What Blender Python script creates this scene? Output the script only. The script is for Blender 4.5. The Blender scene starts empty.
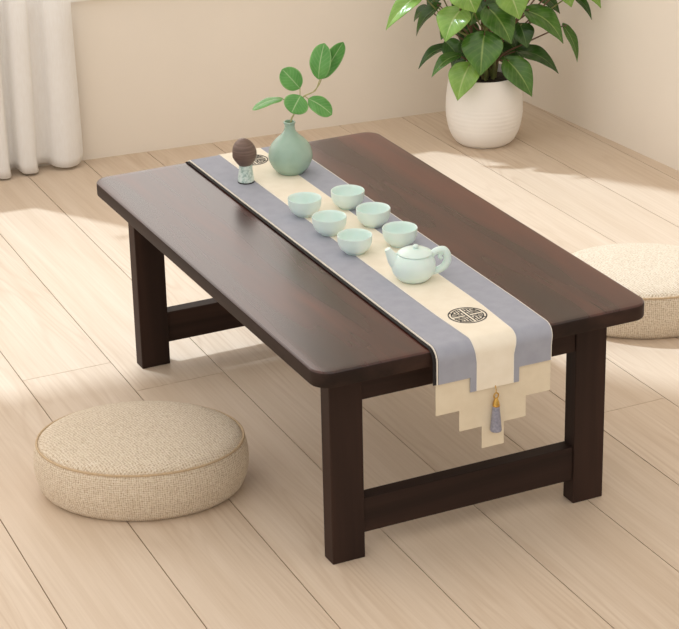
import bpy, bmesh, math, random
from mathutils import Vector, Matrix
random.seed(7)
PI = math.pi
scene = bpy.context.scene
COL = scene.collection

# ------------------------------------------------------------------ camera
W_PX, H_PX, F_PX = 679, 629, 2194.1
YAW, PITCH, ROLL = -0.437746506, 1.16624903, -0.022588464
CAM = Vector((-1.45881531, -3.21411396, 2.06216151))
ROT = Matrix.Rotation(YAW, 3, 'Z') @ Matrix.Rotation(PITCH, 3, 'X') @ Matrix.Rotation(ROLL, 3, 'Z')
cd = bpy.data.cameras.new('camera'); cam = bpy.data.objects.new('camera', cd); COL.objects.link(cam)
cam.matrix_world = Matrix.Translation(CAM) @ ROT.to_4x4()
cd.sensor_width = 36.0; cd.sensor_fit = 'HORIZONTAL'; cd.lens = F_PX * 36.0 / W_PX; cd.clip_end = 100
scene.camera = cam
RIGHT = ROT @ Vector((1, 0, 0))
VIEW = ROT @ Vector((0, 0, -1))
RIGHT_H = Vector((RIGHT.x, RIGHT.y, 0)).normalized()
BACK_H = Vector((VIEW.x, VIEW.y, 0)).normalized()      # horizontal, away from the viewer


def ray(px, py):
    return ROT @ Vector(((px - W_PX / 2) / F_PX, -(py - H_PX / 2) / F_PX, -1.0))


def on_z(px, py, z=0.0):
    d = ray(px, py); t = (z - CAM.z) / d.z
    return CAM + d * t


def on_vert(px, py, p, depth=0.0):
    """point of the sight line on the upright plane through p (+depth behind it)"""
    d = ray(px, py); q = Vector(p) + BACK_H * depth
    return CAM + d * ((q - CAM).dot(BACK_H) / d.dot(BACK_H))


# ------------------------------------------------------------------ materials
def lin(r, g, b):
    f = lambda c: (c / 255 / 12.92) if c / 255 <= .04045 else ((c / 255 + .055) / 1.055) ** 2.4
    return (f(r), f(g), f(b), 1)


class NT:
    def __init__(s, name):
        s.m = bpy.data.materials.new(name); s.m.use_nodes = True
        s.t = s.m.node_tree; s.b = s.t.nodes['Principled BSDF']; s.out = s.t.nodes['Material Output']

    def n(s, typ, **kw):
        nd = s.t.nodes.new(typ)
        for k, v in kw.items():
            if k.startswith('i_'):
                nd.inputs[k[2:].replace('_', ' ')].default_value = v
            else:
                setattr(nd, k, v)
        return nd

    def l(s, a, b): s.t.links.new(a, b)

    def coords(s, scale=(1, 1, 1), kind='Object', off=None):
        tc = s.n('ShaderNodeTexCoord'); mp = s.n('ShaderNodeMapping')
        mp.inputs['Scale'].default_value = scale
        src = tc.outputs[kind]
        if off is not None:
            add = s.n('ShaderNodeVectorMath', operation='ADD'); s.l(src, add.inputs[0]); s.l(off, add.inputs[1]); src = add.outputs[0]
        s.l(src, mp.inputs['Vector'])
        return mp.outputs[0]

    def noise(s, vec, scale, detail=3, rough=.5, dist=0):
        nd = s.n('ShaderNodeTexNoise'); nd.inputs['Scale'].default_value = scale
        nd.inputs['Detail'].default_value = detail; nd.inputs['Roughness'].default_value = rough
        nd.inputs['Distortion'].default_value = dist
        s.l(vec, nd.inputs['Vector']); return nd.outputs['Fac']

    def ramp(s, fac, stops):
        r = s.n('ShaderNodeValToRGB'); e = r.color_ramp.elements
        while len(e) < len(stops): e.new(.5)
        for el, (p, c) in zip(e, stops): el.position = p; el.color = c if len(c) == 4 else (*c, 1)
        s.l(fac, r.inputs[0]); return r.outputs[0]

    def math(s, op, a, b=None, c=None, clamp=False):
        nd = s.n('ShaderNodeMath', operation=op); nd.use_clamp = clamp
        for k, v in enumerate((a, b, c)):
            if v is None: continue
            if isinstance(v, (int, float)): nd.inputs[k].default_value = v
            else: s.l(v, nd.inputs[k])
        return nd.outputs[0]

    def mix(s, fac, a, b, mode='MIX'):
        nd = s.n('ShaderNodeMix', data_type='RGBA', blend_type=mode)
        for key, v in ((0, fac), (6, a), (7, b)):
            if isinstance(v, (int, float, tuple)): nd.inputs[key].default_value = v
            else: s.l(v, nd.inputs[key])
        return nd.outputs[2]

    def bump(s, h, strength=.2, dist=.01):
        nd = s.n('ShaderNodeBump'); nd.inputs['Strength'].default_value = strength; nd.inputs['Distance'].default_value = dist
        s.l(h, nd.inputs['Height']); s.l(nd.outputs[0], s.b.inputs['Normal'])

    def base(s, v):
        if isinstance(v, tuple): s.b.inputs['Base Color'].default_value = v
        else: s.l(v, s.b.inputs['Base Color'])

    def set(s, **kw):
        for k, v in kw.items(): s.b.inputs[k.replace('_', ' ')].default_value = v


def simple(name, col, rough=.6, var=.06, scale=30, bump=0, metallic=0, spec=.5, coat=0):
    t = NT(name); v = t.coords()
    f = t.noise(v, scale, 4)
    a = tuple(c * (1 - var) for c in col[:3]) + (1,); b = tuple(min(1, c * (1 + var)) for c in col[:3]) + (1,)
    t.base(t.ramp(f, [(.3, a), (.7, b)]))
    t.set(Roughness=rough, Metallic=metallic, Specular_IOR_Level=spec, Coat_Weight=coat)
    if bump: t.bump(f, bump, .002)
    return t.m


def mat_floor():
    t = NT('oak_planks')
    at = t.n('ShaderNodeAttribute', attribute_name='plank'); off = at.outputs['Vector']
    v = t.coords((7.0, .62, 1), off=off)
    big = t.noise(v, 1.5, 2, .45, .25)
    ring = t.math('SINE', t.math('MULTIPLY', big, 95.0))
    ring = t.math('POWER', t.math('MULTIPLY_ADD', ring, .5, .5), 3.5)
    vf = t.coords((170, 3.2, 1), off=off)
    fib = t.noise(vf, 1.0, 4, .6)
    vm = t.coords((22, 1.1, 1), off=off)
    med = t.noise(vm, 1.0, 3, .5)
    msk = t.ramp(t.noise(t.coords((3, .8, 1), off=off), 1.2, 2), [(.42, (0, 0, 0)), (.62, (1, 1, 1))])
    sx = t.n('ShaderNodeSeparateXYZ'); t.l(off, sx.inputs[0])
    c0 = t.ramp(med, [(.3, lin(209, 190, 168)), (.7, lin(218, 201, 181))])
    c1 = t.mix(t.math('MULTIPLY', t.math('MULTIPLY', ring, msk), .26), c0, lin(178, 150, 122))
    c2 = t.mix(t.math('MULTIPLY', t.math('SUBTRACT', .62, fib, clamp=True), .8), c1, lin(180, 154, 126))
    tone = t.math('MULTIPLY_ADD', t.math('FRACT', t.math('MULTIPLY', sx.outputs[0], 3.7)), .05, .965)
    cm = t.n('ShaderNodeCombineXYZ')
    for k in range(3): t.l(tone, cm.inputs[k])
    t.base(t.mix(1.0, c2, cm.outputs[0], 'MULTIPLY'))
    t.set(Roughness=.48, Specular_IOR_Level=.35)
    t.bump(t.math('ADD', fib, t.math('MULTIPLY', ring, -.3)), .06, .002)
    return t.m


def mat_darkwood(name, axis, spec=.18, coat=0.0):
    t = NT(name)
    s = {'y': (13, 1.2, 13), 'x': (1.1, 16, 16), 'z': (16, 16, 1.1)}[axis]
    f = {'y': (120, 4, 120), 'x': (4, 120, 120), 'z': (120, 120, 4)}[axis]
    a = t.noise(t.coords(s), 1.0, 3, .5, .6)
    b = t.noise(t.coords(f), 1.0, 3, .6)
    k = t.math('ADD', t.math('MULTIPLY', a, .9), t.math('MULTIPLY', b, .1))
    top = coat > 0
    t.base(t.ramp(k, [(.3, lin(32, 17, 14)), (.48, lin(60, 29, 22)), (.7, lin(92, 46, 33))] if top else [(.3, lin(34, 23, 19)), (.5, lin(50, 35, 29)), (.72, lin(64, 45, 37))]))
    t.l(t.math('MULTIPLY_ADD', a, .16, .2 if top else .5), t.b.inputs['Roughness'])
    t.set(Specular_IOR_Level=spec, Coat_Weight=coat, Coat_Roughness=.2)
    t.bump(b, .012, .0006)
    return t.m


def mat_cushion():
    t = NT('woven_linen')
    v = t.coords((1, 1, 1))
    sp = t.n('ShaderNodeSeparateXYZ'); t.l(v, sp.inputs[0])
    x, y, z = sp.outputs
    ang = t.math('MULTIPLY', t.math('ARCTAN2', y, x), .215)
    geo = t.n('ShaderNodeNewGeometry'); sn = t.n('ShaderNodeSeparateXYZ'); t.l(geo.outputs['Normal'], sn.inputs[0])
    top = t.math('GREATER_THAN', sn.outputs[2], .62)
    wob = t.math('MULTIPLY', t.noise(v, 75, 3), 9.0)
    def thread(c, period): return t.math('SINE', t.math('ADD', t.math('MULTIPLY', c, 2 * PI / period), wob))
    def sel(a, b):
        nd = t.n('ShaderNodeMix', data_type='FLOAT'); t.l(top, nd.inputs[0]); t.l(b, nd.inputs[2]); t.l(a, nd.inputs[3]); return nd.outputs[0]
    c1 = sel(t.math('ADD', t.math('MULTIPLY', x, .82), t.math('MULTIPLY', y, .57)), ang)
    c2 = sel(t.math('SUBTRACT', t.math('MULTIPLY', y, .82), t.math('MULTIPLY', x, .57)), z)
    weave = t.math('ADD', t.math('MULTIPLY', thread(c1, .0056), .16), t.math('MULTIPLY', thread(c2, .0044), .16))
    n2 = t.noise(v, 240, 4, .75)
    h = t.math('ADD', t.math('ADD', weave, .5), t.math('MULTIPLY', t.math('SUBTRACT', n2, .5), 2.0))
    t.base(t.ramp(h, [(.0, lin(184, 160, 130)), (.5, lin(230, 214, 190)), (1.0, lin(248, 238, 222))]))
    t.set(Roughness=.92, Specular_IOR_Level=.15, Sheen_Weight=.15)
    t.bump(h, .7, .003)
    return t.m


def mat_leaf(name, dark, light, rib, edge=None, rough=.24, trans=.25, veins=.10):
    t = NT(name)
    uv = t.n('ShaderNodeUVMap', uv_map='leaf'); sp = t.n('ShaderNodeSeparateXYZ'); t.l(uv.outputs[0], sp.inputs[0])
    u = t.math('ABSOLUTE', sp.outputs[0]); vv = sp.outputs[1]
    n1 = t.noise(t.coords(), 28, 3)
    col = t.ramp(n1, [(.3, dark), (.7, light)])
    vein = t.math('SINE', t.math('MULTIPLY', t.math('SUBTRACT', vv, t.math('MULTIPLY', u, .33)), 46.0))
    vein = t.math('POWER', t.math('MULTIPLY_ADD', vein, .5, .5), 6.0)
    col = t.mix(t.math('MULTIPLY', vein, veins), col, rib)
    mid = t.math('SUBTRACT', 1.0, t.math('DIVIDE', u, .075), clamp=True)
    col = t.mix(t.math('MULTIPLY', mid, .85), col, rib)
    if edge:
        ed = t.math('MULTIPLY', t.math('SUBTRACT', u, .84, clamp=True), 6.0, clamp=True)
        col = t.mix(ed, col, edge)
    t.base(col); t.set(Roughness=rough, Specular_IOR_Level=.5, Coat_Weight=.35, Coat_Roughness=.12)
    t.bump(t.math('ADD', t.math('MULTIPLY', vein, -.4), t.math('MULTIPLY', mid, -1.0)), .25, .003)
    tr = t.n('ShaderNodeBsdfTranslucent'); t.l(col, tr.inputs[0])
    mx = t.n('ShaderNodeMixShader'); mx.inputs[0].default_value = trans
    t.l(t.b.outputs[0], mx.inputs[1]); t.l(tr.outputs[0], mx.inputs[2]); t.l(mx.outputs[0], t.out.inputs[0])
    return t.m


def mat_curtain():
    t = NT('sheer_white_voile')
    f = t.noise(t.coords((260, 260, 40)), 1.0, 2)
    col = t.ramp(f, [(.3, lin(248, 246, 243)), (.7, lin(252, 251, 249))])
    t.base(col); t.set(Roughness=.9, Specular_IOR_Level=.1)
    tr = t.n('ShaderNodeBsdfTranslucent'); t.l(col, tr.inputs[0])
    m1 = t.n('ShaderNodeMixShader'); m1.inputs[0].default_value = .12
    t.l(t.b.outputs[0], m1.inputs[1]); t.l(tr.outputs[0], m1.inputs[2])
    tp = t.n('ShaderNodeBsdfTransparent')
    m2 = t.n('ShaderNodeMixShader'); m2.inputs[0].default_value = .05
    t.l(m1.outputs[0], m2.inputs[1]); t.l(tp.outputs[0], m2.inputs[2]); t.l(m2.outputs[0], t.out.inputs[0])
    return t.m


def mat_celadon(name, a, b, rough=.28):
    t = NT(name)
    f = t.noise(t.coords(), 22, 3)
    t.base(t.ramp(f, [(.35, a), (.65, b)]))
    t.set(Roughness=rough, Specular_IOR_Level=.45, Subsurface_Weight=.08, Subsurface_Scale=.004)
    return t.m


def mat_cloth(name, a, b, period=.0016, rough=.85):
    t = NT(name)
    sp = t.n('ShaderNodeSeparateXYZ'); t.l(t.coords(), sp.inputs[0])
    w = t.math('MULTIPLY', t.math('SINE', t.math('MULTIPLY', sp.outputs[0], 2 * PI / period)), t.math('SINE', t.math('MULTIPLY', t.math('ADD', sp.outputs[1], sp.outputs[2]), 2 * PI / period)))
    n1 = t.noise(t.coords(), 40, 4)
    k = t.math('ADD', t.math('MULTIPLY', w, .12), n1)
    t.base(t.ramp(k, [(.3, a), (.7, b)])); t.set(Roughness=rough, Specular_IOR_Level=.2)
    t.bump(w, .08, .0008)
    return t.m


M = {}
M['floor'] = mat_floor()
M['gap'] = simple('plank_gap', lin(120, 92, 68), .9)
M['wall'] = simple('wall_plaster', lin(238, 230, 218), .9, .012, 5, spec=.2)
M['white'] = simple('white_paint', lin(240, 236, 228), .5, .02)
for ax in 'xyz': M['wood_' + ax] = mat_darkwood('dark_walnut_' + ax, ax)
M['wood_top'] = mat_darkwood('polished_walnut', 'y', .42, .25)
M['cushion'] = mat_cushion()
M['piping'] = simple('linen_piping', lin(196, 172, 140), .9, .15, 300, .3)
M['grey'] = mat_cloth('slate_blue_cloth', lin(157, 160, 172), lin(165, 168, 179))
M['cream'] = mat_cloth('cream_cloth', lin(235, 226, 207), lin(241, 233, 216))
M['cream2'] = mat_cloth('beige_cloth', lin(222, 209, 184), lin(229, 217, 193))
M['edge'] = simple('pale_piping', lin(238, 232, 220), .7)
M['black'] = simple('black_lining', lin(28, 24, 24), .85, .1)
M['ink'] = simple('black_thread', lin(38, 36, 40), .8, .1)
M['brass'] = simple('brass', lin(200, 160, 84), .22, .05, 60, metallic=1)
M['tassel'] = simple('grey_silk_thread', lin(142, 142, 156), .7, .2, 220, .4)
M['cup'] = mat_celadon('celadon_glaze', lin(218, 238, 233), lin(226, 243, 239))
M['vase'] = mat_celadon('green_celadon_glaze', lin(156, 183, 167), lin(166, 193, 178), .2)
M['speck'] = None
M['pot'] = simple('matt_white_ceramic', lin(240, 237, 232), .5, .02, 12)
M['soil'] = simple('dark_soil', lin(52, 42, 34), .95, .4, 90, .8)
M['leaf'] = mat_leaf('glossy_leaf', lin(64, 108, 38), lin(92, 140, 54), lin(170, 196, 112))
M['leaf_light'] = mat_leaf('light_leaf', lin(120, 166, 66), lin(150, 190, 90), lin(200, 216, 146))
M['leaf_dark'] = mat_leaf('shaded_leaf', lin(50, 86, 34), lin(70, 112, 46), lin(120, 152, 84))  # darker copy of the leaf greens, crown shade put into the colour
M['sprig_leaf'] = mat_leaf('sprig_leaf', lin(88, 160, 70), lin(120, 188, 98), lin(200, 226, 170), lin(166, 212, 136), .4)
M['stem'] = simple('green_brown_stem', lin(122, 128, 70), .6, .2, 60)
M['stem_brown'] = simple('brown_petiole', lin(112, 84, 60), .6, .2, 60)
M['sprig_stem'] = simple('pale_twig', lin(176, 172, 120), .6, .15, 60)
M['curtain'] = mat_curtain()


def mat_speck():
    t = NT('mottled_pale_stone')
    f = t.noise(t.coords(), 120, 4, .7)
    t.base(t.ramp(f, [(.36, lin(150, 178, 170)), (.5, lin(206, 224, 216)), (.7, lin(232, 240, 234))])); t.set(Roughness=.35)
    return t.m


M['speck'] = mat_speck()


def mat_brown_egg():
    t = NT('brown_clay')
    sp = t.n('ShaderNodeSeparateXYZ'); t.l(t.coords(), sp.inputs[0])
    w = t.noise(t.coords((20, 20, 420)), 1.0, 3)
    t.base(t.ramp(w, [(.3, lin(98, 78, 69)), (.7, lin(124, 102, 91))])); t.set(Roughness=.5)
    t.bump(w, .12, .002)
    return t.m


M['egg'] = mat_brown_egg()


# ------------------------------------------------------------------ object helpers
def link(name, bm, mat, parent=None, loc=None, smooth=None, tags=None):
    me = bpy.data.meshes.new(name)
    bmesh.ops.recalc_face_normals(bm, faces=bm.faces[:]) if tags is None or not tags.get('keepn') else None
    bm.to_mesh(me); bm.free()
    for m in (mat if isinstance(mat, (list, tuple)) else [mat]): me.materials.append(m)
    if smooth is not None:
        me.polygons.foreach_set('use_smooth', [True] * len(me.polygons))
        me.set_sharp_from_angle(angle=math.radians(smooth))
    o = bpy.data.objects.new(name, me); COL.objects.link(o)
    if parent is not None: o.parent = parent
    if loc is not None: o.location = loc
    return o


def tag(o, label=None, cat=None, group=None, kind=None):
    for k, v in (('label', label), ('category', cat), ('group', group), ('kind', kind)):
        if v: o[k] = v
    return o


def empty(name, loc, rz=0.0):
    o = bpy.data.objects.new(name, None); COL.objects.link(o)
    o.empty_display_size = .05; o.location = loc; o.rotation_euler = (0, 0, rz)
    return o


def box(bm, x0, x1, y0, y1, z0, z1, bev=0.0, seg=2):
    r = bmesh.ops.create_cube(bm, size=1)
    vs = r['verts']
    for v in vs:
        v.co = Vector(((x0 + x1) / 2 + v.co.x * (x1 - x0), (y0 + y1) / 2 + v.co.y * (y1 - y0), (z0 + z1) / 2 + v.co.z * (z1 - z0)))
    if bev:
        es = {e for v in vs for e in v.link_edges}
        bmesh.ops.bevel(bm, geom=list(es), offset=bev, segments=seg, affect='EDGES', profile=.5)
    return bm


def lathe(bm, prof, seg=64, cap0=True, cap1=True):
    rings = []
    for r, z in prof:
        rings.append([bm.verts.new((r * math.cos(2 * PI * k / seg), r * math.sin(2 * PI * k / seg), z)) for k in range(seg)])
    for a, b in zip(rings, rings[1:]):
        for k in range(seg):
            bm.faces.new((a[k], a[(k + 1) % seg], b[(k + 1) % seg], b[k]))
    if cap0: bm.faces.new(rings[0][::-1])
    if cap1: bm.faces.new(rings[-1])
    return bm


def spline(pts, n=8):
    """Catmull-Rom through points (Vectors or tuples)"""
    P = [Vector(p) for p in pts]
    if len(P) < 3:
        return [P[0].lerp(P[-1], k / n) for k in range(n + 1)]
    P = [2 * P[0] - P[1]] + P + [2 * P[-1] - P[-2]]
    out = []
    for i in range(1, len(P) - 2):
        a, b, c, d = P[i - 1:i + 3]
        for k in range(n):
            t = k / n
            out.append(.5 * ((2 * b) + (c - a) * t + (2 * a - 5 * b + 4 * c - d) * t * t + (3 * b - a - 3 * c + d) * t ** 3))
    out.append(P[-2].copy())
    return out


def tube(bm, path, rad, seg=10, caps=True):
    n = len(path); rings = []; up = Vector((0, 0, 1))
    t0 = (path[1] - path[0]).normalized()
    nrm = t0.orthogonal().normalized()
    for i, p in enumerate(path):
        t = (path[min(i + 1, n - 1)] - path[max(i - 1, 0)]).normalized()
        nrm = (nrm - t * nrm.dot(t)).normalized(); bn = t.cross(nrm)
        r = rad(i / (n - 1)) if callable(rad) else rad
        rings.append([bm.verts.new(p + (nrm * math.cos(2 * PI * k / seg) + bn * math.sin(2 * PI * k / seg)) * r) for k in range(seg)])
    for a, b in zip(rings, rings[1:]):
        for k in range(seg):
            bm.faces.new((a[k], a[(k + 1) % seg], b[(k + 1) % seg], b[k]))
    if caps: bm.faces.new(rings[0][::-1]); bm.faces.new(rings[-1])
    return bm


def prof_spline(pts, n=8):
    return [(max(p.x, 1e-5), p.y) for p in spline([(a, b, 0) for a, b in pts], n)]


# ------------------------------------------------------------------ setting: floor
def seam(k, y):
    near = [-1.96, -1.75, -1.53, -1.32, -1.11, -.90, -.69, -.4725, -.2440, -.0285, .1940, .4025, .6130, .8070, 1.010, 1.215, 1.420, 1.625, 1.830, 2.035]
    far = [-1.60, -1.43, -1.26, -1.09, -.92, -.75, -.57, -.372, -.1665, .0400, .2363, .4190, .6080, .8050, 1.000, 1.200, 1.400, 1.600, 1.800, 2.000]
    return near[k] + (far[k] - near[k]) * y / 2.5


bm = bmesh.new()
lay = bm.loops.layers.float_vector.new('plank')
GAP = .0011
cuts = {8: [-.95, 1.146], 9: [.974, 2.7], 10: [-.8], 11: [1.5, -.75], 12: [2.15, -.55], 13: [.395, 1.95], 14: [-.8], 15: [-.6], 16: [-.5], 17: [-.7], 18: [-.4], 7: [-.75, 1.9], 6: [.9]}
for k in range(19):
    ys = sorted([-1.6] + cuts.get(k, [.3 + .37 * k % 1.7]) + [2.75])
    for a, b in zip(ys, ys[1:]):
        a2, b2 = a + GAP * .7, b - GAP * .7
        off = Vector((random.uniform(0, 50), random.uniform(0, 50), random.uniform(0, 50)))
        tp = [bm.verts.new((seam(k, y) + s * GAP, y, 0)) for y, s, kk in ((a2, 1, k),)] 
        tp = [(seam(k, a2) + GAP, a2), (seam(k + 1, a2) - GAP, a2), (seam(k + 1, b2) - GAP, b2), (seam(k, b2) + GAP, b2)]
        v0 = [bm.verts.new((x, y, 0)) for x, y in tp]
        v1 = [bm.verts.new((x, y, -.012)) for x, y in tp]
        fs = [bm.faces.new(v0)] + [bm.faces.new((v0[i], v1[i], v1[(i + 1) % 4], v0[(i + 1) % 4])) for i in range(4)]
        for f in fs:
            for lp in f.loops: lp[lay] = off
bmesh.ops.delete(bm, geom=[v for v in bm.verts if not v.link_faces], context='VERTS')
n0 = len(bm.faces)
box(bm, -2.0, 2.0, -1.6, 2.75, -.05, -.0022)
bm.faces.ensure_lookup_table()
for f in bm.faces[n0:]: f.material_index = 1
tag(link('floor', bm, [M['floor'], M['gap']]), 'pale oak plank floor under the low table', 'floor', kind='structure')

# ------------------------------------------------------------------ setting: walls
C0 = Vector((1.802, 2.388, 0))
UB = Vector((-.9958, .0918, 0)).normalized(); NB = Vector((UB.y, -UB.x, 0)) * 1.0
if NB.y < 0: NB = -NB
UR = Vector((.0706, -.9975, 0)).normalized(); NR = Vector((.9975, .0706, 0))


def wall_piece(bm, org, u, n, u0, u1, z0, z1, d0, d1):
    vs = [bm.verts.new(org + u * uu + n * dd + Vector((0, 0, zz))) for zz in (z0, z1) for uu, dd in ((u0, d0), (u1, d0), (u1, d1), (u0, d1))]
    for f in ((0, 1, 2, 3), (4, 5, 6, 7), (0, 1, 5, 4), (1, 2, 6, 5), (2, 3, 7, 6), (3, 0, 4, 7)):
        bm.faces.new([vs[i] for i in f])


SILL = .4755
WIN2 = (.70, 2.29, SILL, 3.6)
WIN1 = (2.29, 3.70, SILL, 2.54)  # unseen heads and jambs, shaped to set where the sun falls
bm = bmesh.new()
TH = .12; TOP = 6.5
for (a, b, z0, z1) in ((-.14, WIN2[0], -.05, TOP), (WIN2[0], WIN2[1], -.05, WIN2[2]), (WIN2[0], WIN2[1], WIN2[3], TOP),
                       (WIN1[0], WIN1[1], -.05, WIN1[2]), (WIN1[0], WIN1[1], WIN1[3], TOP), (WIN1[1], 4.3, -.05, TOP)):
    wall_piece(bm, C0, UB, NB, a, b, z0, z1, 0, TH)
bmesh.ops.remove_doubles(bm, verts=bm.verts[:], dist=1e-5)
tag(link('wall_back', bm, M['wall']), 'beige back wall behind the curtain and table', 'wall', kind='structure')
bm = bmesh.new(); wall_piece(bm, C0, UR, NR, -.02, 4.2, -.05, TOP, 0, .12)
tag(link('wall_right', bm, M['wall']), 'beige right-hand wall beside the potted plant', 'wall', kind='structure')
for nm, w in (('window_1', WIN1), ('window_2', WIN2)):
    bm = bmesh.new(); a, b, z0, z1 = w
    sides = ((b - .03, b, z0, z1),) if nm == 'window_1' else ((a, a + .018, z0, z1), (b - .018, b, WIN1[3], z1))
    for (p, q, r, s) in sides + ((a, b, z0, z0 + .03), (a, b, z1 - .035, z1)):
        wall_piece(bm, C0, UB, NB, p, q, r, s, .04, .09)
    tag(link(nm, bm, M['white']), 'white framed window above the low sill', 'window', kind='structure')
bm = bmesh.new(); wall_piece(bm, C0, UB, NB, WIN2[0] - .03, WIN1[1] + .03, SILL - .0045, SILL + .022, -.018, .04)
tag(link('trim_1', bm, M['white']), 'white window sill board on the back wall', 'sill', kind='structure')

# ------------------------------------------------------------------ curtain
bm = bmesh.new()
# pleat line in plan: (x, gap in front of the wall)
plan = [(-.04, .03), (-.01, .072), (.02, .06), (.045, .026), (.062, .024), (.08, .065), (.105, .068), (.122, .028), (.136, .028), (.152, .07), (.184, .074), (.197, .034), (.214, .028), (.228, .064), (.264, .066), (.278, .028), (.306, .024), (.322, .050), (.350, .064), (.382, .056), (.402, .036), (.406, .028)]
pl = spline([(x, g, 0) for x, g in plan], 6)
zs = [.006, .03, .12, .25, .4, .55, .7, .82, .93, .965]  # unseen top cut short so the sun passes over it to the floor
grid = []
for z in zs:
    row = []
    for i, p in enumerate(pl):
        k = 1 - .45 * min(1, z / 1.0)
        g = (p.y - .04) * k + .045
        wall_y = 2.388 + (1.802 - p.x) * .0922
        sway = .004 * math.sin(z * 5 + p.x * 20)
        zz = z + (.012 * (.075 - p.y) / .05 if z < .05 else 0)
        row.append(bm.verts.new((p.x + sway * (1 if z > .02 else 0), wall_y - g, zz)))
    grid.append(row)
for a, b in zip(grid, grid[1:]):
    for i in range(len(a) - 1): bm.faces.new((a[i], a[i + 1], b[i + 1], b[i]))
cur = link('curtain', bm, M['curtain'], smooth=180)
sm = cur.modifiers.new('thick', 'SOLIDIFY'); sm.thickness = .0012
bm = bmesh.new()
tube(bm, [Vector((x, 2.388 + (1.802 - x) * .0922 - .045, .945)) for x in (-.12, .15, .46)], .006, 14)
for x in (-.12, .46): bmesh.ops.create_uvsphere(bm, u_segments=16, v_segments=10, radius=.012, matrix=Matrix.Translation((x, 2.388 + (1.802 - x) * .0922 - .045, .945)))
link('curtain_rod', bm, M['white'], cur, smooth=60)  # unseen rod, added to carry the shortened curtain
tag(cur, 'sheer white pleated curtain hanging to the floor at the back wall', 'curtain')

# ------------------------------------------------------------------ table
TW, TL, TH_, TT = .7, 1.1845, .4337, .0322
OX, OY, LX, LY = .0533, .0706, .0682, .038
ZB = TH_ - TT
tbl = tag(empty('coffee_table', (TW / 2, TL / 2, 0)), 'low dark brown wooden table with rounded corners and stretcher legs', 'table')
TO = Vector((-TW / 2, -TL / 2, 0))


def rrect(inset, r, n=10):
    x0, x1, y0, y1 = inset, TW - inset, inset, TL - inset; r = max(r - inset, .002)
    out = []
    for cx, cy, a0 in ((x1 - r, y1 - r, 0), (x0 + r, y1 - r, PI / 2), (x0 + r, y0 + r, PI), (x1 - r, y0 + r, 1.5 * PI)):
        for k in range(n + 1):
            a = a0 + PI / 2 * k / n; out.append((cx + r * math.cos(a), cy + r * math.sin(a)))
    return out


bm = bmesh.new(); rings = []
lv = [(.012, ZB), (.0035, ZB), (.001, ZB + .0012), (0, ZB + .0035)]
for k in range(7):
    a = PI / 2 * k / 6; lv.append((.0055 * (1 - math.cos(a)), TH_ - .0055 + .0055 * math.sin(a)))
lv.append((.02, TH_))
for ins, z in lv: rings.append([bm.verts.new((x + TO.x, y + TO.y, z)) for x, y in rrect(ins, .037)])
for a, b in zip(rings, rings[1:]):
    for k in range(len(a)): bm.faces.new((a[k], a[(k + 1) % len(a)], b[(k + 1) % len(a)], b[k]))
bm.faces.new(rings[0][::-1]); bm.faces.new(rings[-1])
bm.normal_update()
for f in bm.faces:
    f.material_index = 0 if abs(f.normal.z) > .6 else 1
link('tabletop', bm, [M['wood_top'], M['wood_y']], tbl, smooth=35)
for x0 in (OX, TW - OX - LX):
    for y0 in (OY, TL - OY - LY):
        link('leg', box(bmesh.new(), x0 + TO.x, x0 + LX + TO.x, y0 + TO.y, y0 + LY + TO.y, 0, ZB, .002), M['wood_z'], tbl)
for y0, y1 in ((OY + .004, OY + .032), (TL - OY - .032, TL - OY - .004)):
    link('apron', box(bmesh.new(), OX + LX + TO.x, TW - OX - LX + TO.x, y0 + TO.y, y1 + TO.y, .328, ZB, .0015), M['wood_x'], tbl)
    link('stretcher', box(bmesh.new(), OX + LX + TO.x, TW - OX - LX + TO.x, y0 + TO.y, y1 + .004 + TO.y, .051, .1235, .0015), M['wood_x'], tbl)
for x0 in (OX + .02, TW - OX - .042):
    link('side_apron', box(bmesh.new(), x0 + TO.x, x0 + .022 + TO.x, OY + LY + TO.y, TL - OY - LY + TO.y, .36, ZB, .0015), M['wood_y'], tbl)

# ------------------------------------------------------------------ table runner
run = tag(empty('table_runner', (.3565, .6, TH_)), 'slate blue and cream table runner with stepped end along the dark table', 'table runner')
RO = Vector((-.3565, -.6, -TH_))
YC, ZC, RF = .0118, .4130, .0225           # near fold: centre and radius of the inner side


def profile(off, z_end, far_z=.395):
    """(y, z) line of the cloth from the near hem, over the table, to the far hem"""
    r = RF + off; P = []
    n = max(2, int((ZC - z_end) / .012))
    for k in range(n): P.append((YC - r, z_end + (ZC - z_end) * k / n))
    for k in range(13):
        a = PI - PI / 2 * k / 12; P.append((YC + r * math.cos(a), ZC + r * math.sin(a)))
    y1 = TL - .0098; zt = ZC + r
    for k in range(1, 40): P.append((YC + (y1 - YC) * k / 40, zt))
    rf = .0145 + off; zc2 = zt - rf
    for k in range(9):
        a = PI / 2 - PI / 2 * k / 8; P.append((y1 + rf * math.cos(a), zc2 + rf * math.sin(a)))
    P.append((y1 + rf, far_z))
    return P


def fold_k(y, z):
    """0 on the flat of the table, 1 on the hanging end"""
    return .45 * min(1, max(0, (.13 - y) / .12)) + .55 * min(1, max(0, (ZC + .018 - z) / .03))


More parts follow.
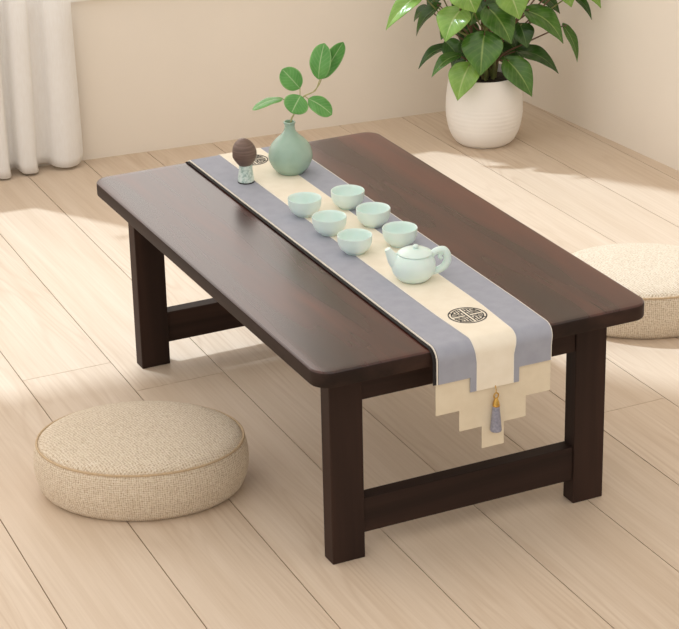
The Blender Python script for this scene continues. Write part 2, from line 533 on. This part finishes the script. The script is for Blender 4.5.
def strip(bm, x0, x1, prof, th=.0014, taper=None, taper2=None):
    """cloth strip of thickness th outside the profile, closed"""
    n = len(prof); L = []
    for i, (y, z) in enumerate(prof):
        a = Vector(prof[max(i - 1, 0)]); b = Vector(prof[min(i + 1, n - 1)]); t = (b - a).normalized()
        nv = Vector((-t.y, t.x))
        xa, xb = (x0, x1)
        if taper and y < .14:
            k = fold_k(y, z); xa += taper * k; xb -= (taper2 or taper) * k
        L.append([bm.verts.new((xx + RO.x, y + nv.x * o + RO.y, z + nv.y * o + RO.z)) for xx, o in ((xa, 0), (xb, 0), (xb, th), (xa, th))])
    for a, b in zip(L, L[1:]):
        for k in range(4): bm.faces.new((a[k], a[(k + 1) % 4], b[(k + 1) % 4], b[k]))
    bm.faces.new(L[0][::-1]); bm.faces.new(L[-1])
    return bm


GX0, GX1 = .2345, .4765
# black lining peeping out along the left edge
link('lining', strip(bmesh.new(), .2245, .467, profile(0, .3695), .0016), M['black'], run, smooth=40)
# grey cloth with its stepped hem
bm = bm = strip(bmesh.new(), GX0, GX1, profile(.0017, .3700), .0022, 1e-6, .006)
box(bm, .3005 + RO.x, .4030 + RO.x, YC - RF - .0039 + RO.y, YC - RF - .0017 + RO.y, .3405 + RO.z, .3700 + RO.z)
link('grey_cloth', bm, M['grey'], run, smooth=40)
bm = bmesh.new()
strip(bm, .2310, .2330, profile(.0017, .3700), .0027); strip(bm, .4764, .4776, profile(.0017, .3700), .0025, -.006, .006)
link('edge_piping', bm, M['edge'], run, smooth=40)
# cream middle band
link('cream_band', strip(bmesh.new(), .3055, .4045, profile(.0040, .3410), .0009, .0080, .0140), M['cream'], run, smooth=40)
bm = bmesh.new()
for xa, tp in ((.3048, .0080), (.4038, -.0140)):
    L = []
    pr = profile(.0040, .3410); n = len(pr)
    for i, (y, z) in enumerate(pr):
        t = (Vector(pr[min(i + 1, n - 1)]) - Vector(pr[max(i - 1, 0)])).normalized(); nv = Vector((-t.y, t.x))
        k = fold_k(y, z) if y < .14 else 0
        L.append([bm.verts.new((xa + d + tp * k + RO.x, y + nv.x * o + RO.y, z + nv.y * o + RO.z)) for d, o in ((0, 0), (.0012, 0), (.0012, .0012), (0, .0012))])
    for a, b in zip(L, L[1:]):
        for k in range(4): bm.faces.new((a[k], a[(k + 1) % 4], b[(k + 1) % 4], b[k]))
    bm.faces.new(L[0][::-1]); bm.faces.new(L[-1])
link('band_piping', bm, M['edge'], run, smooth=40)
# stepped beige under-cloth
st = [(.2305, .40), (.2305, .3065), (.2795, .3065), (.2795, .2640), (.3270, .2640), (.3270, .2185), (.3735, .2185), (.3735, .2640), (.4200, .2640), (.4200, .3065), (.4720, .3065), (.4720, .40)]
bm = bmesh.new(); yb = YC - RF + .0012
f0 = [bm.verts.new((x + RO.x, yb + RO.y, z + RO.z)) for x, z in st]; f1 = [bm.verts.new((x + RO.x, yb - .0016 + RO.y, z + RO.z)) for x, z in st]
bm.faces.new(f0); bm.faces.new(f1[::-1])
for k in range(len(st)): bm.faces.new((f0[k], f0[(k + 1) % len(st)], f1[(k + 1) % len(st)], f1[k]))
link('stepped_hem', bm, M['cream2'], run)


# round woven emblems
def ribbon(bm, pts, w, z0=0.0, h=.0005, closed=False):
    n = len(pts); A = []
    for i in range(n):
        a = Vector(pts[(i - 1) % n] if closed else pts[max(i - 1, 0)]); b = Vector(pts[(i + 1) % n] if closed else pts[min(i + 1, n - 1)])
        t = (b - a).normalized(); nv = Vector((-t.y, t.x)); p = Vector(pts[i])
        m = 1.0
        if 0 < i < n - 1 or closed:
            t1 = (p - Vector(pts[i - 1])).normalized(); c = abs(nv.dot(Vector((-t1.y, t1.x)))); m = min(1.5, 1 / max(c, .5))
        A.append([bm.verts.new((*(p + nv * s * w / 2 * m), z)) for z in (z0, z0 + h) for s in (-1, 1)])
    for i in range(n if closed else n - 1):
        a, b = A[i], A[(i + 1) % n]
        bm.faces.new((a[2], a[3], b[3], b[2])); bm.faces.new((a[0], a[2], b[2], b[0])); bm.faces.new((a[1], b[1], b[3], a[3]))


def emblem():
    bm = bmesh.new(); R = .0360; w = .0017
    circ = lambda r, a0=0, a1=2 * PI, n=48: [(r * math.cos(a0 + (a1 - a0) * k / n), r * math.sin(a0 + (a1 - a0) * k / n)) for k in range(n + (0 if a1 - a0 > 6 else 1))]
    ribbon(bm, circ(R), .0022, closed=True)
    for s in (-1, 1):
        ribbon(bm, [(s * .0030, -.0275), (s * .0030, .0275)], w)
        ribbon(bm, [(s * .0030, s * .0035), (s * .0265, s * .0035)], w); ribbon(bm, [(s * .0030, -s * .0035), (s * .0265, -s * .0035)], w)
    for sx in (-1, 1):
        for sy in (-1, 1):
            q = lambda pts: [(sx * x, sy * y) for x, y in pts]
            a0 = .20; ribbon(bm, q(circ(.0262, a0, PI / 2 - a0, 12)), w)
            ribbon(bm, q([(.0075, .0245), (.0075, .0080), (.0235, .0080)]), w)
            ribbon(bm, q([(.0120, .0215), (.0120, .0125), (.0205, .0125), (.0195, .0172), (.0160, .0172)]), w)
            ribbon(bm, q([(.0030, .0150), (.0075, .0150)]), w); ribbon(bm, q([(.0150, .0035), (.0150, .0080)]), w)
            ribbon(bm, q([(.0205, .0170), (.0240, .0200)]), w)
    for v in bm.verts:
        if v.co.xy.length < .0335: v.co.x *= 1.15; v.co.y *= 1.15
    return bm


ZT = ZC + RF + .0040 + .0009
for ex, ey in ((.3560, .099), (.3545, 1.108)):
    e = link('emblem', emblem(), M['ink'], run, (ex + RO.x, ey + RO.y, ZT + .0002 + RO.z))
# tassel
tx, ty = .3520, YC - RF - .0085
tas = link('tassel', (lambda b: (lathe(b, prof_spline([(.0042, .0), (.0060, -.004), (.0072, -.012), (.0102, -.044), (.0108, -.054), (.0085, -.0555)], 5), 22)))(bmesh.new()), M['tassel'], run, (tx + RO.x, ty + RO.y, .3080 + RO.z), smooth=60)
link('tassel_cap', lathe(bmesh.new(), prof_spline([(.0018, .012), (.0032, .010), (.0054, .005), (.0066, .0), (.0070, -.004), (.0066, -.0045)], 4), 22), M['brass'], tas, (0, 0, 0), smooth=50)
bm = bmesh.new(); tube(bm, [Vector((.0048 * math.cos(a), 0, .0165 + .0055 * math.sin(a))) for a in [2 * PI * k / 20 for k in range(21)]], .0014, 8, False)
bmesh.ops.remove_doubles(bm, verts=bm.verts[:], dist=1e-5)
link('tassel_ring', bm, M['brass'], tas, smooth=60)
bm = bmesh.new(); tube(bm, spline([(0, .004, .036), (0, .001, .031), (0, 0, .0215)], 4), .0009, 6)
link('tassel_cord', bm, M['brass'], tas, smooth=60)

TABZ = ZC + RF + .0040            # top of the grey cloth
BANDZ = TABZ + .0010


# ------------------------------------------------------------------ teacups
def cup_bm():
    out = [(.0, .002), (.0155, .002), (.0165, 0), (.0185, 0), (.0195, .0025), (.0250, .0060), (.0310, .0130), (.0345, .0225), (.0355, .0335), (.0360, .0368), (.0352, .0380), (.0340, .0372), (.0330, .0335), (.0318, .0225), (.0285, .0140), (.0225, .0085), (.012, .0062), (.0, .0058)]
    P = out[:4] + prof_spline(out[4:10], 4) + out[10:12] + prof_spline(out[12:], 4)
    P[0] = (1e-5, .002)
    b = lathe(bmesh.new(), P, 56, False, False); bmesh.ops.remove_doubles(b, verts=b.verts[:], dist=5e-5); return b


cups = [((305, 214.6), 'pale celadon teacup of the left row, farthest from the teapot'),
        ((348, 207.0), 'pale celadon teacup of the right row, farthest from the teapot'),
        ((329.6, 233.2), 'pale celadon teacup in the middle of the left row of three'),
        ((373.4, 225.0), 'pale celadon teacup in the middle of the right row of three'),
        ((355, 252.2), 'pale celadon teacup at the near end of the left row, left of the teapot spout'),
        ((400, 244.8), 'pale celadon teacup at the near end of the right row, just behind the teapot')]
proto = None
for (px, py), lab in cups:
    p = on_z(px, py, BANDZ)
    if proto is None: proto = link('teacup', cup_bm(), M['cup'], smooth=50); o = proto
    else: o = proto.copy(); COL.objects.link(o)
    o.location = (p.x, p.y, BANDZ); o.rotation_euler = (0, 0, random.uniform(0, 6))
    tag(o, lab, 'teacup', 'celadon teacups on the runner')

# ------------------------------------------------------------------ teapot (x towards the handle)
p = on_z(413.6, 279.0, BANDZ)
AZ = math.atan2(RIGHT_H.y, RIGHT_H.x)
tp = tag(empty('teapot', (p.x, p.y, BANDZ), AZ + .10), 'pale celadon teapot with lid and loop handle, in front of the cups', 'teapot')
body = [(1e-5, .002), (.022, .002), (.0235, 0), (.0265, 0), (.0335, .006), (.0400, .015), (.0432, .026), (.0425, .037), (.0385, .046), (.0335, .0520), (.0310, .0535), (.0295, .0530), (.0290, .0500), (1e-5, .0495)]
link('pot_body', lathe(bmesh.new(), body[:4] + prof_spline(body[4:11], 5) + body[11:], 64, False, False), M['cup'], tp, smooth=60)
lid = link('lid', lathe(bmesh.new(), [(1e-5, .0515), (.0300, .0515), (.0335, .0545), (.0338, .0556)] + prof_spline([(.0330, .0566), (.0260, .0605), (.0150, .0635), (.0070, .0645), (1e-5, .0647)], 4), 56, False, False), M['cup'], tp, (.0032, 0, 0), smooth=50)
link('knob', lathe(bmesh.new(), prof_spline([(.0035, .0625), (.0040, .0645), (.0058, .0672), (.0056, .0700), (.0036, .0718), (1e-5, .0723)], 4), 24, True, False), M['cup'], lid, (.0015, .000, 0), smooth=60)
bm = bmesh.new(); tube(bm, spline([(-.028, 0, .034), (-.037, 0, .042), (-.044, 0, .053), (-.0505, 0, .066)], 6), lambda t: .0125 * (1 - t) ** 1.1 + .0060, 18)
link('spout', bm, M['cup'], tp, smooth=60)
bm = bmesh.new(); tube(bm, spline([(.0345, 0, .0480), (.0440, 0, .0560), (.0580, 0, .0580), (.0655, 0, .0490), (.0665, 0, .0350), (.0585, 0, .0225), (.0440, 0, .0150), (.034, 0, .0135)], 6), lambda t: .0062 + .0016 * math.sin(PI * t), 14)
tube(bm, spline([(.0665, 0, .050), (.0600, 0, .0545), (.0530, 0, .0500), (.0520, 0, .0440), (.0555, 0, .0400)], 5), lambda t: .0052 - .0015 * t, 10)
link('handle', bm, M['cup'], tp, smooth=60)

# ------------------------------------------------------------------ vase and sprig
p = on_z(291.0, 171.6, BANDZ)
VB = Vector((p.x, p.y, BANDZ))
vp = [(1e-5, .002), (.022, .002), (.0235, 0), (.0285, 0)] + prof_spline([(.0300, .002), (.0400, .012), (.0478, .028), (.0485, .042), (.0435, .058), (.0330, .071), (.0200, .082), (.0132, .091), (.0114, .099), (.0116, .104), (.0134, .1085)], 5) + prof_spline([(.0132, .1105), (.0112, .1112), (.0096, .1095), (.0090, .104), (.0095, .092), (.024, .075), (.036, .055), (.036, .03), (.02, .012), (1e-5, .010)], 4)
vp = [(r, z * 1.055) for r, z in vp]
vase = link('vase', lathe(bmesh.new(), vp, 72, False, False), M['vase'], loc=VB, smooth=60)
tag(vase, 'round-bellied green celadon bottle vase with narrow neck at the far end of the runner', 'vase')


def leaf_bm(base, tip, width, face, fold=.25, droop=.12, shape='heart', nl=14, nw=4, thick=.0009, twist=0.0):
    """leaf blade from base to tip; `face` is the way its upper side looks"""
    base, tip = Vector(base), Vector(tip); ax = tip - base; L = ax.length; ax.normalize()
    nrm = (Vector(face) - ax * Vector(face).dot(ax)).normalized(); side = ax.cross(nrm).normalized()
    if twist:
        R = Matrix.Rotation(twist, 3, ax); nrm = R @ nrm; side = R @ side
    bm = bmesh.new(); uvl = bm.loops.layers.uv.new('leaf')
    def wd(v):
        if shape == 'heart': return (v ** .48) * ((1 - v) ** 1.12) * 2.66 if 0 < v < 1 else 0
        if shape == 'oval': return (v ** .55) * ((1 - v) ** .55) * 1.46 * 1.46 / 1.0 * .685 * 1.46 if 0 < v < 1 else 0
        return (v ** .62) * ((1 - v) ** .8) * 2.0 * .97 if 0 < v < 1 else 0
    G = []
    for i in range(nl + 1):
        v = i / nl; v2 = v
        w = max(wd(v), .004) * width / 2
        c = base + ax * (L * v2) + nrm * (L * droop * (4 * v * (1 - v) - .9 * v ** 4 * (1 - v)))
        row = []
        for j in range(-nw, nw + 1):
            u = j / nw
            ripple = .05 * width * math.sin(v * 15 + (1 if u > 0 else 2)) * abs(u) ** 2 * (1 - v)
            q = c + side * (u * w) + nrm * (fold * abs(u) ** 1.25 * w - .10 * w * (abs(u) ** 3) * 2 + ripple * .5)
            if shape == 'heart' and v < .18: q -= ax * (abs(u) * L * .10 * (1 - v / .18))
            row.append((bm.verts.new(q), u, v))
        G.append(row)
    for a, b in zip(G, G[1:]):
        for j in range(2 * nw):
            f = bm.faces.new((a[j][0], a[j + 1][0], b[j + 1][0], b[j][0]))
            for lp, s in zip(f.loops, (a[j], a[j + 1], b[j + 1], b[j])): lp[uvl].uv = (s[1], s[2])
    return bm


def add_leaf(parent, org, mat, thick=.0009, **kw):
    b = leaf_bm(**kw)
    for v in b.verts: v.co -= org
    o = link('leaf', b, mat, parent, smooth=180)
    m = o.modifiers.new('thick', 'SOLIDIFY'); m.thickness = thick; m.offset = 0
    s = o.modifiers.new('smooth', 'SUBSURF'); s.levels = 1; s.render_levels = 1
    return o


TOCAM = (CAM - VB).normalized()
SP = VB + Vector((0, 0, .075))
sprig = tag(empty('leafy_sprig', SP), 'sprig of six green leaves standing in the green celadon vase', 'sprig')
V = lambda x, y, d=0.0: on_vert(x, y, VB, d)
bm = bmesh.new()
main = spline([SP, V(291, 121.5), V(293.5, 115, -.003), V(299, 106, -.006), V(303, 97, -.004), V(311, 93, .0), V(316, 89.5, .004), V(320, 79, .006)], 5)
tube(bm, [q - SP for q in main], lambda t: .0021 - .0009 * t, 8)
for path in ([V(299.5, 105, -.006), V(300, 96, -.003), V(300, 87.5, 0)], [V(302, 98.5, -.004), V(305, 96.5, -.004), V(309, 99.5, -.006)], [V(297, 108, -.006), V(290, 101, .0), V(281, 98.8, .006)], [V(313, 92, .002), V(319, 85, .006), V(322, 77, .008)], [V(298, 106.5, -.006), V(300.5, 101, -.011), V(300.5, 96.5, -.013)]):
    tube(bm, [q - SP for q in spline(path, 5)], .0011, 7)
link('twig', bm, M['sprig_stem'], sprig, smooth=60)
UPC = (TOCAM + Vector((0, 0, .5))).normalized()
sl = M['sprig_leaf']
add_leaf(sprig, SP, sl, base=V(283.5, 98.8, .006), tip=V(252.2, 110.2, -.01), width=.038, face=Vector((0, 0, 1)) + TOCAM * .15, fold=.15, droop=.10, shape='oval')
add_leaf(sprig, SP, sl, base=V(300.8, 95.5, -.013), tip=V(291.5, 113.2, -.03), width=.058, face=TOCAM + Vector((0, 0, .3)), fold=.12, droop=.10, shape='oval')
add_leaf(sprig, SP, sl, base=V(308, 98.8, -.006), tip=V(332, 114.8, -.012), width=.047, face=TOCAM + Vector((0, 0, .9)), fold=.15, droop=.10, shape='oval')
add_leaf(sprig, SP, sl, base=V(300, 88.6, 0), tip=V(282, 69.0, .004), width=.050, face=TOCAM + Vector((0, 0, .2)), fold=.15, droop=.06, shape='oval')
add_leaf(sprig, SP, sl, base=V(318.6, 79.5, .006), tip=V(324.5, 43.0, .01), width=.054, face=TOCAM - RIGHT * .5, fold=.2, droop=.07, shape='oval')
add_leaf(sprig, SP, sl, base=V(321.2, 79, .008), tip=V(343.4, 41.8, .0), width=.040, face=TOCAM + RIGHT * .3, fold=.3, droop=-.04, shape='oval')

# ------------------------------------------------------------------ brown-topped ornament
p = on_z(246.2, 181.8, TABZ)
orn = tag(empty('tea_ornament', (p.x, p.y, TABZ), AZ), 'small ornament with a brown egg-shaped head on a pale mottled foot', 'ornament')
foot = link('foot', lathe(bmesh.new(), [(1e-5, 0), (.0165, 0)] + prof_spline([(.0175, .002), (.0178, .008), (.0165, .018), (.0150, .028), (.0148, .036), (.0130, .041)], 4) + [(1e-5, .041)], 40, False, False), M['speck'], orn, smooth=50)
link('foot_ring', lathe(bmesh.new(), [(.0160, 0), (.0180, 0), (.0184, .0012), (.0180, .0026), (.0160, .0026)], 40, False, False), M['black'], foot, smooth=40)
bm = bmesh.new(); bmesh.ops.create_uvsphere(bm, u_segments=48, v_segments=32, radius=1)
for v in bm.verts:
    x, y, z = v.co
    k = 1.0 - (.20 * max(0, -z) ** 1.3) - .05 * max(0, z) ** 2
    jaw = 1.0 + (.05 * math.exp(-((z + .25) / .18) ** 2) if x < 0 else 0)
    v.co = Vector((x * .0268 * k * jaw, y * .0268 * k, z * .0335 + .0665))
    if -.08 < z < .02: v.co.x *= .985; v.co.y *= .985
    v.co.x -= .0035 * (1 if True else 0) * (.3 + .7 * max(0, z))
link('head', bm, M['egg'], orn, smooth=80)


# ------------------------------------------------------------------ floor cushions
DEPTH = .80          # the cushions are a little oval


def cushion(px, py, label, R=.214):
    rz = AZ
    p = on_z(px, py, 0)
    r = tag(empty('floor_cushion', (p.x, p.y, 0), rz), label, 'floor cushion', 'round floor cushions')
    def oval(b):
        for v in b.verts: v.co.y *= DEPTH; v.co.z *= 1.10
        return b
    side = prof_spline([(R * .90, 0), (R * .965, .012), (R * 1.008, .040), (R * 1.012, .065), (R * .995, .086), (R * .972, .0955)], 6)
    top = prof_spline([(R * .962, .0965), (R * .90, .1055), (R * .75, .1125), (R * .5, .1175), (R * .2, .120), (1e-5, .1203)], 6)
    link('cover', oval(lathe(bmesh.new(), [(1e-5, 0)] + side + top, 96, False, False)), M['cushion'], r, smooth=75)
    bm = bmesh.new()
    ring = [Vector((R * .972 * math.cos(2 * PI * k / 96), R * .972 * math.sin(2 * PI * k / 96), .0968)) for k in range(97)]
    tube(bm, ring, .0026, 8, False); bmesh.ops.remove_doubles(bm, verts=bm.verts[:], dist=1e-5); oval(bm)
    link('piping', bm, M['piping'], r, smooth=80)
    return r


cushion(143.2, 485.0, 'round beige woven floor cushion in the foreground, left of the table')
cushion(640, 312.5, 'round beige woven floor cushion behind the right side of the table', R=.218)

# ------------------------------------------------------------------ potted plant
p = on_z(484.0, 140.6, 0)
PB = Vector((p.x, p.y, 0))
plant = tag(empty('potted_plant', PB), 'leafy green plant in a white ceramic pot in the room corner', 'potted plant')
outer = prof_spline([(.074, 0), (.088, .012), (.102, .040), (.1105, .080), (.1115, .115), (.1085, .155), (.1035, .188), (.1015, .203)], 6)
wavy = [(r + .00028 * math.sin(z * 2 * PI / .0125) * (1 if .05 < z < .125 else 0), z) for r, z in prof_spline([(a, b) for a, b in outer], 4)]
pot_prof = [(1e-5, 0)] + wavy + [(.1005, .2065), (.0975, .2060), (.0965, .200), (.0965, .17), (1e-5, .168)]
link('pot', lathe(bmesh.new(), pot_prof, 96, False, False), M['pot'], plant, smooth=50)
bm = bmesh.new(); lathe(bm, [(.0962, .172), (.090, .184), (.06, .189), (.03, .190), (1e-5, .191)], 40, True, False)
for v in bm.verts:
    if math.hypot(v.co.x, v.co.y) < .088: v.co.z += random.uniform(-.003, .003)
link('soil', bm, M['soil'], plant, smooth=80)
PV = lambda x, y, d=0.0: on_vert(x, y, PB, d)
TC = (CAM - PB).normalized(); UP = Vector((0, 0, 1))
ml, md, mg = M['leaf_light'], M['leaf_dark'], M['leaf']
S = 1 / 346.0            # metres per pixel at the plant
# base px, tip px, depth base, depth tip, width px, material, facing (towards viewer, up, right), fold, droop
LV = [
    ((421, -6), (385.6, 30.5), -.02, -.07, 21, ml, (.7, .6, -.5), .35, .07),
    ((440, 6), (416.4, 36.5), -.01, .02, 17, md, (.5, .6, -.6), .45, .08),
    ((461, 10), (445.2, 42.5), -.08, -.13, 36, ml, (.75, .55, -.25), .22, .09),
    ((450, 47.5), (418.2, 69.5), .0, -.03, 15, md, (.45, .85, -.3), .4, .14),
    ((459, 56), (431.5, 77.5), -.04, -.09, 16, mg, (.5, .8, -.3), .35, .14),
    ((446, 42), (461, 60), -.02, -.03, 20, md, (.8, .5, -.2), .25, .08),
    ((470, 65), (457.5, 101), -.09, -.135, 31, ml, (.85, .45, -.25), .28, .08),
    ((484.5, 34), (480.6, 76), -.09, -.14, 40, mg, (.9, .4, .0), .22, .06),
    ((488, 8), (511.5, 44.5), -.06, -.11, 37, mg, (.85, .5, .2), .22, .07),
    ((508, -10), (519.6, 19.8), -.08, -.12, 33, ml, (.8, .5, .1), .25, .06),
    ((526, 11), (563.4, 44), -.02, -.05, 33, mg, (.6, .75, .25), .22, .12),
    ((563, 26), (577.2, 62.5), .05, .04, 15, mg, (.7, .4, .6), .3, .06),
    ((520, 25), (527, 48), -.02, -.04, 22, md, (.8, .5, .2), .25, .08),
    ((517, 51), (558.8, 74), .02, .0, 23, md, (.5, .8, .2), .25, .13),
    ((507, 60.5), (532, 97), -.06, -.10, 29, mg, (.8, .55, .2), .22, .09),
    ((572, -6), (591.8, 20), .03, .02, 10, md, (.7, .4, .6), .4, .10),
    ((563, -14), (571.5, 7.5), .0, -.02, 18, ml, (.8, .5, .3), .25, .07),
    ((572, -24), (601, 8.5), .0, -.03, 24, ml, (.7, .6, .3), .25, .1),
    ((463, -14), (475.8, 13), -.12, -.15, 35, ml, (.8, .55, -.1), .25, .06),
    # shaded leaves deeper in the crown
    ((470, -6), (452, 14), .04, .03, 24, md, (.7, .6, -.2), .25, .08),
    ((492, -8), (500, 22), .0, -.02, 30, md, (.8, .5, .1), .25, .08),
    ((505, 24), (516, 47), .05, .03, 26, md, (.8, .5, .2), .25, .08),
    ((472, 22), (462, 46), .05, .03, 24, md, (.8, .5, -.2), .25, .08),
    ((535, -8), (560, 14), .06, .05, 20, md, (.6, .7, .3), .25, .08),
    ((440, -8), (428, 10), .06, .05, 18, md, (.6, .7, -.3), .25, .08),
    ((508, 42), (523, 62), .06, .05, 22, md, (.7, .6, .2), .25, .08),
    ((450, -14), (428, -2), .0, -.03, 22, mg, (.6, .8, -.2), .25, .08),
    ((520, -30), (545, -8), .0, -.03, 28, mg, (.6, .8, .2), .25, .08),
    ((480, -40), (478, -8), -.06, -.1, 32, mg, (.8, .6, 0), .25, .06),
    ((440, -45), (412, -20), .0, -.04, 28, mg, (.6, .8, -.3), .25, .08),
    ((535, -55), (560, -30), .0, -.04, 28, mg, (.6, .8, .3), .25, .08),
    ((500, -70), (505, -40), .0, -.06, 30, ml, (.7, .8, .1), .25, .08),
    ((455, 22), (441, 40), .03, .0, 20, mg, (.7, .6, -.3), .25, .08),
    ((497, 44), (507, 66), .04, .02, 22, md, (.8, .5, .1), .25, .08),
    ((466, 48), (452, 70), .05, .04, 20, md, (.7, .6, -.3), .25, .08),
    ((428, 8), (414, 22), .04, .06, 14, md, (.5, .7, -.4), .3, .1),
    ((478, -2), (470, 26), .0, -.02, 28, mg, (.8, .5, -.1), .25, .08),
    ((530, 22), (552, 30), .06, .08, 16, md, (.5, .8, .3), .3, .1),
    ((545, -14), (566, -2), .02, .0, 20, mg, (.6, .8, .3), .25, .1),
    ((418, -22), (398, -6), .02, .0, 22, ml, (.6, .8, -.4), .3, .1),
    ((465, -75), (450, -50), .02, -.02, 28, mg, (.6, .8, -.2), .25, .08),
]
stem_top = {}
crown = [PB + Vector((dx, dy, .19)) for dx, dy in ((-.012, -.012), (.018, -.016), (.0, .02), (.03, .012), (-.03, .012))]
for i, (b, t, d0, d1, w, mt, (fv, fu, fr), fold, droop) in enumerate(LV):
    B, T = PV(*b, d0), PV(*t, d1)
    add_leaf(plant, PB, mt, base=B, tip=T, width=w * S * 1.05, face=TC * fv + UP * fu + RIGHT * fr, fold=fold + .12, droop=droop + .045, twist=random.uniform(-.22, .22), shape='heart', thick=.0012)
    # petiole from the crown to the blade, continuing under the midrib a little
    root = crown[i % len(crown)]
    hgt = B.z - root.z
    mid = root.lerp(B, .55) + UP * (.02 + .12 * max(0, min(1, (B - root).length)) * .5) - (B - root) * .12
    low = root + UP * max(.02, hgt * .35) + (B - root) * .10
    bm = bmesh.new(); tube(bm, [q - PB for q in spline([root - UP * .01, low, mid, B, B.lerp(T, .06)], 6)], lambda s: .0032 - .0017 * s, 8)
    link('petiole', bm, M['stem_brown'] if i % 3 else M['stem'], plant, smooth=80)
for dx, dy, px, py, d in ((-.006, -.02, 482, -10, -.02), (.016, -.02, 497, -15, .0), (.004, -.004, 489, 5, .0), (.028, -.006, 507, -20, .02)):
    bm = bmesh.new(); a = PB + Vector((dx, dy, .18)); e = PV(px, py, d)
    tube(bm, [q - PB for q in spline([a, a.lerp(e, .5) + Vector((.004, .0, 0)), e], 8)], lambda s: .0062 - .002 * s, 10)
    link('stalk', bm, M['stem'], plant, smooth=80)

# ------------------------------------------------------------------ light
KX, KY = .45, .68
sd = bpy.data.lights.new('sun', 'SUN'); so = bpy.data.objects.new('sun', sd); COL.objects.link(so)
so.rotation_euler = Vector((KX, -KY, -1)).to_track_quat('-Z', 'Y').to_euler(); so.location = (-1, 5, 5)
sd.energy = 3.1; sd.angle = math.radians(1.8); sd.color = (.74, .87, 1)
w = bpy.data.worlds.new('world'); scene.world = w; w.use_nodes = True
bg = w.node_tree.nodes['Background']; bg.inputs[1].default_value = 1.0
nt = w.node_tree
tc = nt.nodes.new('ShaderNodeTexCoord'); dt = nt.nodes.new('ShaderNodeVectorMath'); dt.operation = 'DOT_PRODUCT'
dt.inputs[1].default_value = (-.36, .30, .883)
nt.links.new(tc.outputs['Generated'], dt.inputs[0])
mr = nt.nodes.new('ShaderNodeMapRange'); mr.inputs['From Min'].default_value = -1; mr.inputs['From Max'].default_value = 1
mr.inputs['To Min'].default_value = .12; mr.inputs['To Max'].default_value = 1.47
nt.links.new(dt.outputs['Value'], mr.inputs['Value'])
d2 = nt.nodes.new('ShaderNodeVectorMath'); d2.operation = 'DOT_PRODUCT'; d2.inputs[1].default_value = (.10, .92, .38)
nt.links.new(tc.outputs['Generated'], d2.inputs[0])
def wm(op, a, b):
    n = nt.nodes.new('ShaderNodeMath'); n.operation = op
    for k, v in enumerate((a, b)):
        if isinstance(v, (int, float)): n.inputs[k].default_value = v
        else: nt.links.new(v, n.inputs[k])
    return n.outputs[0]
glow = wm('MULTIPLY', wm('POWER', wm('MAXIMUM', d2.outputs['Value'], 0.0), 5.0), 1.5)      # bright hazy sky low behind the house
vm = nt.nodes.new('ShaderNodeVectorMath'); vm.operation = 'SCALE'; vm.inputs[0].default_value = (1, .93, .86)
nt.links.new(wm('ADD', mr.outputs[0], glow), vm.inputs['Scale']); nt.links.new(vm.outputs[0], bg.inputs[0])

scene.view_settings.view_transform = 'Standard'; scene.view_settings.look = 'None'
scene.view_settings.exposure = 0.0; scene.view_settings.gamma = 1.0
scene.view_settings.use_curve_mapping = False
